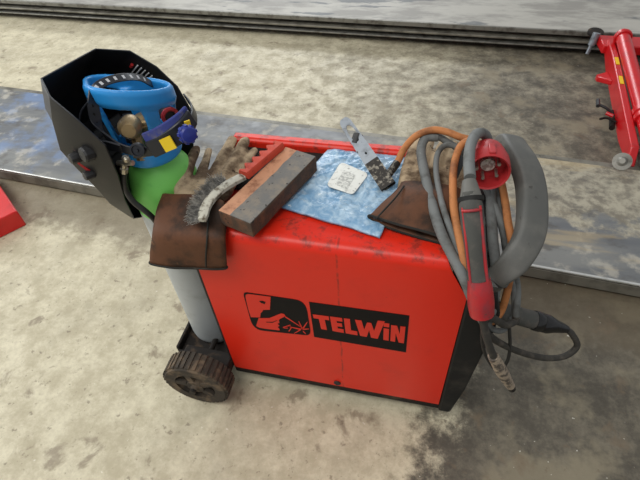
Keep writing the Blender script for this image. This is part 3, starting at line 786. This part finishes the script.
# ================================================================ BLOCK, BAG, BRUSH
zbk = .781
c4 = [Pz(218,211,zbk), Pz(257,222,zbk), Pz(313,152,zbk), Pz(287,146,zbk)]
bk = thing('wooden_block', 'long weathered block with worn grey face and orange strip, lying across the welder top', 'block', Pz(262, 185, .735))
ax = (c4[3]-c4[0]); ln = ax.length*.98; ax.normalize(); ay = V((ax.y, -ax.x, 0)); wd = .092; hh = .042
o0 = c4[0]
ctr = o0+ax*ln/2+ay*wd/2-V((0,0,hh/2))
bm = new(); obox(bm, ctr, ax, ay, V((0,0,1)), ln, wd, hh)
bmesh.ops.subdivide_edges(bm, edges=bm.edges[:], cuts=10, use_grid_fill=True)
for v in bm.verts: v.co += noise.noise_vector(v.co*30)*.0016
finish('timber', bm, 'block', bk, bevel=.002, angle=50)
def skin(u0, u1, name, mat, lift):
    q = new(); n_ = 24; top = []
    for i in range(n_+1):
        s0 = u0+(noise.noise(V((i*.35, u0*9, 3)))*.035 if u0 > .05 else 0); s1 = u1+(noise.noise(V((i*.35, u1*9, 3)))*.035 if u1 < .95 else 0)
        b_ = o0+ax*(ln*(.004+.992*i/n_))+V((0,0,.0006))
        top.append((b_+ay*(wd*s0), b_+ay*(wd*s1)))
    loft(q, [[a, b_, b_+V((0,0,lift)), a+V((0,0,lift))] for a, b_ in top]); finish(name, q, mat, bk, bevel=.0006)
skin(.01, .40, 'bare_strip', 'block_orange', .0012); skin(.385, .985, 'worn_face', 'block_grey', .0020)

bg_ = thing('plastic_bag', 'crumpled flat blue plastic bag lying on top of the welder', 'bag', Pz(345, 190, .72))
q00, q10, q11, q01 = Pz(282,208,.724), Pz(380,238,.724), Pz(412,160,.724), Pz(331,146,.724)
def bagp(u, v): return q00*(1-u)*(1-v)+q10*u*(1-v)+q11*u*v+q01*(1-u)*v
n_ = 70; bm = new(); up_, lo_ = [], []
for i in range(n_+1):
    ru, rl = [], []
    for j in range(n_+1):
        u, v = i/n_, j/n_; p = bagp(u, v)
        e = min(u, v, 1-u, 1-v); k = min(1, e*9)
        wob = noise.noise_vector(p*22)*.004; p = p+V((wob.x, wob.y, 0))*(1 if e < .2 else .5)
        h = .006+.006*k*(.6+noise.noise(p*16))+.005*k*abs(noise.noise(p*42+V((5,5,5))))*1.4+.003*k*noise.noise(p*95)
        ru.append(bm.verts.new((p.x, p.y, .7225+max(.0015, h)))); rl.append(bm.verts.new((p.x, p.y, .7225)))
    up_.append(ru); lo_.append(rl)
for i in range(n_):
    for j in range(n_):
        bm.faces.new((up_[i][j], up_[i+1][j], up_[i+1][j+1], up_[i][j+1])); bm.faces.new((lo_[i][j], lo_[i][j+1], lo_[i+1][j+1], lo_[i+1][j]))
for i in range(n_):
    bm.faces.new((up_[i][0], lo_[i][0], lo_[i+1][0], up_[i+1][0])); bm.faces.new((up_[i][n_], up_[i+1][n_], lo_[i+1][n_], lo_[i][n_]))
    bm.faces.new((up_[0][i], up_[0][i+1], lo_[0][i+1], lo_[0][i])); bm.faces.new((up_[n_][i], lo_[n_][i], lo_[n_][i+1], up_[n_][i+1]))
finish('film', bm, 'bag', bg_, angle=180)
lb = rounded([(341,162), (369,174), (353,195), (326,186)], [5, 5, 4, 5])
LBP = [Pz(a, b, .738) for a, b in lb]
bm = new(); prism(bm, LBP, (0, 0, .0012)); finish('paper_label', bm, 'bag_label', bg_, smooth=False)
bm = new(); prism(bm, [Pz(a, b, .7393) for a, b in ((335,184), (344,170), (356,175), (347,190))], (0, 0, .0004)); finish('label_print', bm, 'label_print', bg_, smooth=False)

br = thing('wire_brush', 'wire brush with curved pale back and wavy red grip, lying on the left glove', 'brush', Pz(225, 195, .76))
zr = .785
bc = catmull([Pz(202,220,zr-.006), Pz(206,206,zr), Pz(215,194,zr+.004), Pz(228,184,zr+.005), Pz(243,176,zr)], 8)
bm = new(); loops = []
for i, p in enumerate(bc):
    a = bc[max(i-1,0)]; b = bc[min(i+1,len(bc)-1)]; t_ = (b-a).normalized(); s_ = V((0,0,1)).cross(t_).normalized(); wv = .011 if i > 2 else .008+.001*i
    loops.append([p+s_*wv-V((0,0,.006)), p+s_*wv+V((0,0,.003)), p+s_*wv*.5+V((0,0,.006)), p-s_*wv*.5+V((0,0,.006)), p-s_*wv+V((0,0,.003)), p-s_*wv-V((0,0,.006))])
loft(bm, loops); finish('brush_back', bm, 'brush_back', br, angle=50)
# bristles: many curled wires, nobody could count them
bm = new(); rnd = random.Random(3)
for k in range(2200):
    i = rnd.random()*(len(bc)-9)+1; p = bc[int(i)]; a = bc[int(i)+1]; t_ = (a-p).normalized(); s_ = V((0,0,1)).cross(t_).normalized()
    if s_.x > 0 and s_.y < 0: s_ = -s_
    b0 = p+s_*rnd.uniform(-.002,.01)+V((0,0,rnd.uniform(-.008,.0)))
    ln_ = rnd.uniform(.018, .046)*(.75+.4*i/len(bc)); dr = (s_*1.0+V((rnd.uniform(-.45,.45), rnd.uniform(-.45,.45), rnd.uniform(-.25,.35)))).normalized()
    cv = V((rnd.uniform(-1,1), rnd.uniform(-1,1), rnd.uniform(-.3,.8)))*.006
    pts = [b0, b0+dr*ln_*.5+cv, b0+dr*ln_]
    r = .0005; n1 = dr.orthogonal().normalized(); n2 = dr.cross(n1)
    rws = [[bm.verts.new(q_+(n1*math.cos(x)+n2*math.sin(x))*r) for x in (0, 2.1, 4.2)] for q_ in pts]
    for a_, b_ in ((0,1),(1,2)):
        for j in range(3): bm.faces.new((rws[a_][j], rws[a_][(j+1)%3], rws[b_][(j+1)%3], rws[b_][j]))
o = finish('bristles', bm, 'bristle', br); o['kind'] = 'stuff'
# wavy grip
g0, g1_ = Pz(243,173,.797), Pz(279,143,.797); ga_ = (g1_-g0); gl_ = ga_.length; ga_.normalize(); gs = V((-ga_.y, ga_.x, 0))
bm = new(); loops = []
for i in range(57):
    u = i/56; wv = .0075*math.cos(u*2*math.pi*5)*(1 if .03 < u < .97 else .3); p = g0+ga_*(gl_*u)
    loops.append([p-gs*.016+V((0,0,-.012)), p+gs*(.009+wv)+V((0,0,-.012)), p+gs*(.012+wv)+V((0,0,-.006)), p+gs*(.010+wv)+V((0,0,.004)), p-gs*.012+V((0,0,.006)), p-gs*.016+V((0,0,.001))])
loft(bm, loops)
finish('grip', bm, 'brush_grip', br, angle=40)

# ================================================================ EARTH CLAMP + ORANGE CABLE
cb_, ct_ = Pz(388,186,.748), Py(343,119,.355)
ec = thing('ground_clamp', 'steel earth clamp with orange cable leaning on the blue bag', 'clamp', cb_)
ca = (ct_-cb_); cl = ca.length; ca.normalize(); view = (CAMP-(cb_+ct_)/2).normalized()
cn = (view-ca*view.dot(ca)).normalized(); cside = ca.cross(cn)      # plate faces roughly up
def cp_(u, s, h=0): return cb_+ca*(cl*u)+cside*s+cn*h
def plate_mesh(outline, holes, th, h0=0):
    """flat plate with holes: filled by triangle_fill then extruded"""
    q = new(); es = []
    for loop in [outline]+holes:
        vs = [q.verts.new(cp_(u, s, h0)) for u, s in loop]
        for i in range(len(vs)): es.append(q.edges.new((vs[i], vs[(i+1)%len(vs)])))
    r = bmesh.ops.triangle_fill(q, edges=es, use_beauty=True)
    fs = [f for f in r['geom'] if isinstance(f, bmesh.types.BMFace)]
    ex = bmesh.ops.extrude_face_region(q, geom=fs); bmesh.ops.translate(q, verts=[v for v in ex['geom'] if isinstance(v, bmesh.types.BMVert)], vec=cn*th)
    return q
def circ(u0, s0, ru, rs, n=12): return [(u0+ru*math.cos(2*math.pi*k/n), s0+rs*math.sin(2*math.pi*k/n)) for k in range(n)]
outl = [(.36,-.0185),(.70,-.0165),(.93,-.0150),(.975,-.0125),(1.0,-.007),(1.0,.007),(.975,.0125),(.93,.0150),(.70,.0165),(.36,.0185)]
slot = circ(.77, 0, .125, .0095, 16); hole = circ(.47, .0, .016, .0028, 10)
bm = plate_mesh(outl, [slot, hole], .0022)
for s_ in (-1, 1):
    prism(bm, [cp_(.36, s_*.0185, 0), cp_(.70, s_*.0165, 0), cp_(.93, s_*.0135, 0), cp_(.90, s_*.0135, -.008), cp_(.70, s_*.0165, -.016), cp_(.36, s_*.0185, -.016)], cside*(-s_*.002))
finish('lever', bm, 'steel', ec, smooth=False)
bm = plate_mesh([(0,-.0195),(.36,-.0185),(.36,.0185),(0,.0195)], [], .0022)
for s_ in (-1, 1): prism(bm, [cp_(0, s_*.0195, 0), cp_(.36, s_*.0185, 0), cp_(.36, s_*.0185, -.016), cp_(0, s_*.0195, -.012)], cside*(-s_*.002))
finish('upper_jaw', bm, 'clamp_burnt', ec, smooth=False)
bm = new(); prism(bm, [cp_(0, -.018, -.012), cp_(.0, .018, -.012), cp_(.62, .015, -.020), cp_(.62, -.015, -.020)], -cn*.004)
finish('lower_jaw', bm, 'clamp_burnt', ec, smooth=False)
bm = new(); tube(bm, [cp_(.66, -.010, -.008), cp_(.74, .010, -.008)], .0125, 16, 1); finish('spring', bm, 'black_knob', ec)
def cable(name, pts, r, mat, parent, seg=14):
    q = new(); tube(q, [V(p) for p in pts], r, seg, 8); return finish(name, q, mat, parent, angle=80)
oc = [cp_(.12, .012, -.010), Py(397,163,.27), Py(404,149,.30), Py(416,136,.33), Py(432,130,.34), Py(447,132,.335), Py(460,137,.325), Py(476,142,.325), Py(494,156,.32), Py(503,190,.22), Py(508,222,.13), Py(512,245,.085), Py(511,268,.065), Py(507,292,.05), Py(500,313,.03), Py(488,322,-.012), Py(474,300,-.040), Py(467,272,-.025), Py(461,245,.022), Py(455,218,.09), Py(453,192,.155), Py(454,166,.235), Py(460,147,.29), Py(470,141,.30), Py(480,148,.315), Py(489,168,.30), V((.70, .27, .70))]
cable('orange_lead', oc, .0088, 'cable_orange', ec)
bm = new(); tube(bm, oc[:2], .0098, 12, 1); finish('lead_boot', bm, 'clamp_burnt', ec)

# ================================================================ POWER PLUG
pw = thing('power_cable', 'power cable with red five pin industrial plug hanging beside the handle', 'cable', Py(487, 160, .17))
pf = Py(488.5, 171, .165); pb = Py(485, 136, .235); pa = ((CAMP-pf).normalized()*1.0 + (pf-pb).normalized()*1.05).normalized()
bm = new()
lathe(bm, [(.018, -.092), (.027, -.082), (.036, -.070), (.040, -.054), (.0395, -.036), (.042, -.034), (.045, -.030), (.045, .004), (.043, .008), (.0395, .006), (.0385, -.030), (.0, -.030)], pf, pa, 40, cap1=False)
ph = finish('plug_housing', bm, 'plug_red', pw)
nn = V((0,0,1)); nn = (nn-pa*nn.dot(pa)).normalized(); bb = pa.cross(nn)
bm = new(); obox(bm, pf+nn*.0455-pa*.014, bb, pa, nn, .014, .034, .008); finish('keyway', bm, 'plug_red', ph, bevel=.002)
bm = new(); lathe(bm, [(.016, -.0295), (.015, -.022), (.006, -.019)], pf, pa, 20); finish('plug_core', bm, 'plug_core', ph)
for k in range(5):
    a = 2*math.pi*k/5+math.pi/2*-1+.63; d = nn*math.cos(a)+bb*math.sin(a)
    bm = new(); tube(bm, [pf-pa*.029+d*.024, pf-pa*.004+d*.024], .0036, 10, 1); finish('pin', bm, 'pin_steel', ph)
pback = pf-pa*.088
cable('cable', [pback, pback-pa*.03+V((0,0,-.01)), Py(495,175,.27), Py(499,200,.20), Py(502,225,.15), Py(505,248,.11), Py(510,272,.085), Py(514,296,.065), Py(513,316,.045), Py(503,330,.015), Py(490,327,-.02), Py(479,305,-.047), Py(470,280,-.030), Py(458,250,.022), Py(447,220,.08), Py(440,195,.155), Py(436,170,.235), Py(438,153,.29), Py(447,145,.32), Py(462,150,.315), Py(482,165,.29)], .0068, 'cable_grey', pw)

# ================================================================ WELDING TORCH
to = thing('welding_torch', 'welding torch with red and grey grip hanging in front of the welder, hose looped back', 'welding torch', Py(480, 300, -.05))
t0, t1 = Py(471,200,.03), Py(482,312,-.075)
path_t = [Py(470,192,.045), Py(471,206,.026), Py(473,225,.004), Py(475,245,-.018), Py(477,265,-.036), Py(479,282,-.052)]
bm = new(); tube(bm, path_t, [.016,.0225,.0225,.0205,.020,.021], 20, 6, ry=[.016,.022,.022,.020,.0195,.0205]); grip = finish('grip', bm, 'torch_grip', to, angle=80)
e = [Py(479,279,-.050), Py(480,290,-.060), Py(481,303,-.070), Py(482,314,-.078)]
bm = new(); tube(bm, e, [.0218,.0255,.027,.0245], 20, 6, ry=[.0216,.024,.025,.0235]); finish('red_sleeve', bm, 'torch_red', to, angle=80)
# red side inlays following the grip
P_, FR = None, None
for sgn, lift in ((-1, .0), (1, .0)):
    pts = []
    pw_ = catmull(path_t[1:]+[e[1]], 6)
    for i, p in enumerate(pw_):
        a = pw_[max(i-1,0)]; b = pw_[min(i+1,len(pw_)-1)]; t_ = (b-a).normalized(); v_ = (CAMP-p).normalized(); v_ = (v_-t_*v_.dot(t_)).normalized(); s_ = t_.cross(v_)
        rr_ = .0205
        an = .85; pts.append(p+s_*(sgn*rr_*math.sin(an))+v_*(rr_*math.cos(an)))
    bm = new(); tube(bm, pts, .0036 if sgn < 0 else .0028, 8, 1); finish('red_inlay', bm, 'torch_red', grip)
p = Py(471.5, 209, .021); t_ = (Py(473,225,.004)-p).normalized(); v_ = (CAMP-p).normalized(); v_ = (v_-t_*v_.dot(t_)).normalized(); s_ = t_.cross(v_)
bm = new(); tube(bm, [p+s_*(.0215*math.sin(a))+v_*(.0218*math.cos(a)) for a in (-.9, -.6, -.3, 0, .3, .6, .9)], .003, 8, 3); finish('red_inlay', bm, 'torch_red', grip)
# collar / boot
bm = new(); cv = [Py(470,184,.062), Py(470,190,.052), Py(470,196,.042)]
tube(bm, [Py(469,181,.068), Py(470,189,.053), Py(471,199,.037)], [.0135,.0170,.0215], 20, 6); finish('boot', bm, 'handle_grey', to)
bm = new(); lathe(bm, [(.018, 0), (.0245, .002), (.0245, .010), (.021, .013)], Py(470.5,196,.043), Py(472,212,.02)-Py(470.5,196,.043), 20); finish('collar', bm, 'black_plastic', to)
# swan neck and nozzle
nk_ = [Py(482,312,-.076), Py(484,326,-.082), Py(488,342,-.085), Py(494,358,-.082)]
bm = new(); tube(bm, nk_, .0085, 14); finish('swan_neck', bm, 'cable_dark', to)
bm = new(); tube(bm, [Py(493,356,-.082), Py(501,370,-.078), Py(508,382,-.072), Py(510.5,386,-.071)], [.012,.015,.012,.0105], 18, 5); nz = finish('nozzle', bm, 'nozzle', to)
bm = new(); tube(bm, [Py(510,385.5,-.071), Py(512,389,-.070)], .0092, 16, 1); finish('nozzle_tip', bm, 'gloss_black', nz)
# thick hose: from grip up and over, coil, then to the connector
hose = [Py(470,178,.075), Py(469,160,.13), Py(471,144,.19), Py(477,134,.235), Py(486,136,.275), Py(490,155,.29), Py(492,180,.25), Py(491,207,.17), Py(493,240,.095), Py(496,270,.045), Py(494,300,.02), Py(486,322,-.035), Py(474,302,-.055), Py(464,278,-.042), Py(452,255,.010), Py(440,230,.055), Py(431,200,.145), Py(424,170,.235), Py(421,150,.30), Py(426,138,.335), Py(438,137,.34)]
cable('hose', hose, .0115, 'cable_grey', to)
cable('hose', [Py(437,136.5,.342), Py(446,141,.34), Py(470,160,.31), Py(498,215,.15), Py(508,255,.10), Py(517,285,.08), Py(516,318,.03)], .0085, 'cable_grey', to)
cable('hose', [Py(516,316,.032), Py(515,321,.025), Py(505,325,-.01), Py(492,318,-.045), Py(484,322,-.05), Py(487,333,-.035), Py(500,343,0), Py(520,352,.04), Py(545,358,.075), Py(565,356,.10), Py(577,346,.12), Py(572,334,.125), Py(566,329,.125)], .0085, 'cable_dark', to)
cable('wire_loop', [Py(484,318,-.03), Py(482,340,-.02), Py(487,358,-.01), Py(497,370,0), Py(507,362,.01), Py(510,345,.015), Py(509,325,.02)], .0042, 'cable_black', to)
# machine side connector
c0, c1 = V((.728, .115, .455)), Py(566,329,.125)
c0 = Py(500,311,.10); dirc = (c1-c0).normalized(); lc_ = (c1-c0).length
bm = new(); lathe(bm, [(.022, -.03), (.024, 0), (.024, lc_*.52), (.022, lc_*.54)], c0, dirc, 28); cn_ = finish('connector_body', bm, 'torch_grip', to)
bm = new(); lathe(bm, [(.0255, lc_*.50), (.027, lc_*.53), (.027, lc_*.60), (.0245, lc_*.62), (.0255, lc_*.64), (.0255, lc_*.72), (.019, lc_*.82), (.013, lc_*.96), (.0095, lc_*1.02)], c0, dirc, 28); finish('connector_boot', bm, 'gloss_black', to)

# ================================================================ JACKING BEAM
jb = thing('jacking_beam', 'red steel jacking beam with thick cylinder bridging the two lift runways', 'jack', Pz(625, 110, 0))
ZJ = .13
j0, j1 = Pz(631, 153, ZJ), Pz(606, 41, ZF+.03)
def jp(u, s, h): 
    d = (j1-j0); d2 = V((d.y, -d.x, 0)).normalized(); return j0+d*u+d2*s+V((0,0,h))
bm = new()                                               # left side plate
prism(bm, [jp(-.02,0,-.06), jp(.03,0,.015), jp(.80,0,.03), jp(.98,0,.02), jp(1.0,0,-.04), jp(.80,0,-.075), jp(.2,0,-.09)], (jp(0,.035,0)-jp(0,0,0)))
pl = finish('side_plate', bm, 'jack_red', jb, bevel=.006)
bm = new()
prism(bm, [jp(.0,.22,-.06), jp(.03,.22,.015), jp(.80,.22,.03), jp(.98,.22,.02), jp(1.0,.22,-.04), jp(.80,.22,-.075), jp(.2,.22,-.09)], (jp(0,.24,0)-jp(0,.22,0)))
finish('side_plate', bm, 'jack_red', jb, bevel=.006)
bm = new(); prism(bm, [jp(.62,0,-.02), jp(.70,-.055,-.05), jp(.74,-.055,-.06), jp(.76,0,-.05)], V((0,0,-.03))); finish('bracket', bm, 'jack_red', jb, bevel=.004)
bm = new()                                               # top cylinder
tube(bm, [jp(.10,.082,.02), jp(.97,.062,.055)], .036, 28, 1); cy = finish('cylinder', bm, 'jack_red', jb)
bm = new(); a_, b_ = jp(.30,.078,.028), jp(.09,.082,.02); lathe(bm, [(.038,0),(.047,.01),(.047,.04),(.040,.045),(.040,.055),(.047,.06),(.047,.085),(.03,.09)], a_, b_-a_, 28); finish('cylinder_collar', bm, 'jack_red', cy)
bm = new(); a_, b_ = jp(.93,.063,.053), jp(1.0,.061,.056); lathe(bm, [(.042,0),(.047,.006),(.047,.02),(.042,.026)], a_, b_-a_, 28); finish('cylinder_flange', bm, 'jack_red', cy)
bm = new(); prism(bm, [jp(.93,-.02,-.04), jp(1.05,-.04,-.04), jp(1.05,.30,-.04), jp(.93,.28,-.04)], (0,0,.05)); finish('end_carriage', bm, 'jack_red', jb, bevel=.006)
bm = new(); prism(bm, [jp(-.03,.05,-.055), jp(.08,.05,-.055), jp(.08,.30,-.055), jp(-.03,.30,-.055)], (0,0,.03)); finish('end_carriage', bm, 'grey_steel', jb, bevel=.006)
bm = new(); c = Pz(623, 160, ZN+.05); lathe(bm, [(.034,0),(.039,.004),(.039,.018),(.022,.02),(.012,.03)], c-V((0,0,.012)), (-.35,-.75,.8), 28); finish('roller', bm, 'grey_steel', jb)
for u in (.55, .73):
    bm = new(); prism(bm, [jp(u-.035,.006,.0), jp(u+.035,.006,.0), jp(u+.035,.026,.0), jp(u-.035,.026,.0)], (0,0,.0285 if u > .6 else .026)); 
    bm.free(); bm = new(); a_ = jp(u,.0175,0); d_ = (j1-j0).normalized(); zt_ = .015+(u-.03)/.77*.015
    obox(bm, jp(u,.0175,zt_+.0012), d_, V((d_.y,-d_.x,0)).normalized(), d_.cross(V((d_.y,-d_.x,0)).normalized()), .075, .018, .002); finish('yellow_sticker', bm, 'yellow', pl)
# control valves / levers at the left flank
bm = new(); tube(bm, [Pz(612,113,.10), Pz(606,108,.12), Pz(598,104,.13)], .007, 10); tube(bm, [Pz(598,106,.13), Pz(598,100,.13)], .010, 10, 1); finish('lever', bm, 'black_knob', jb)
bm = new(); tube(bm, [Pz(616,122,.09), Pz(607,118,.10), Pz(600,119,.10)], .006, 10); tube(bm, [Pz(612,128,.07), Pz(612,112,.07)], .014, 12, 1); finish('valve_block', bm, 'dark_base', jb)
bm = new(); tube(bm, [Pz(613,116,.11), Pz(606,113,.115)], .009, 10, 1); finish('red_tap', bm, 'jack_red', jb)
# neighbouring swing arm, cut by the right edge
bm = new(); tube(bm, [jp(.97,.30,.07), jp(.55,.34,.03), jp(.30,.36,.02)], .034, 20, 4); finish('side_tube', bm, 'jack_red', jb)
bm = new(); tube(bm, [jp(.94,.245,.04), jp(.80,.262,.03), jp(.62,.268,.0)], .016, 14, 4); finish('hydraulic_hose', bm, 'black_knob', jb)

# grey grip pin on the far runway edge
pn = thing('steel_locking_pin', 'grey steel locking pin with round washer, leaning at the far runway edge', 'pin', Pz(597, 40, ZF))
pt, pbm = Pz(597,33,ZF+.055), Pz(588,52,.10)
bm = new(); tube(bm, [pt, pt*.35+pbm*.65], [.021,.019], 20, 1); tube(bm, [pt*.36+pbm*.64, pbm+(pbm-pt)*.10], .011, 14, 1); finish('pin_shaft', bm, 'steel', pn)
bm = new(); lathe(bm, [(.022,0),(.045,.002),(.045,.016),(.022,.018)], Pz(596,31,ZF+.02)-V((0,0,.018)), (0,-.15,1), 28); finish('washer', bm, 'dark_base', pn)

# red box at the left edge
rc_ = Pz(17, 211, .09); d1 = (Pz(-6, 177, .09)-rc_); d1.z = 0; d1.normalize()
d2 = (Pz(-6, 233, .09)-rc_); d2.z = 0; d2.normalize(); 
d2 = V((-d1.y, d1.x, 0)) if V((-d1.y, d1.x, 0)).dot(d2) > 0 else V((d1.y, -d1.x, 0))
bm = new(); cc = rc_+d1*.225+d2*.15
obox(bm, V((cc.x, cc.y, .045)), d1, d2, V((0,0,1)), .45, .30, .09)
rb_ = thing('red_metal_box', 'low red metal box whose corner shows at the left edge', 'box', (cc.x, cc.y, 0))
finish('box_body', bm, 'box_red', rb_, bevel=.006)
for o in bpy.data.objects:
    if 'o_' in o: del o['o_']
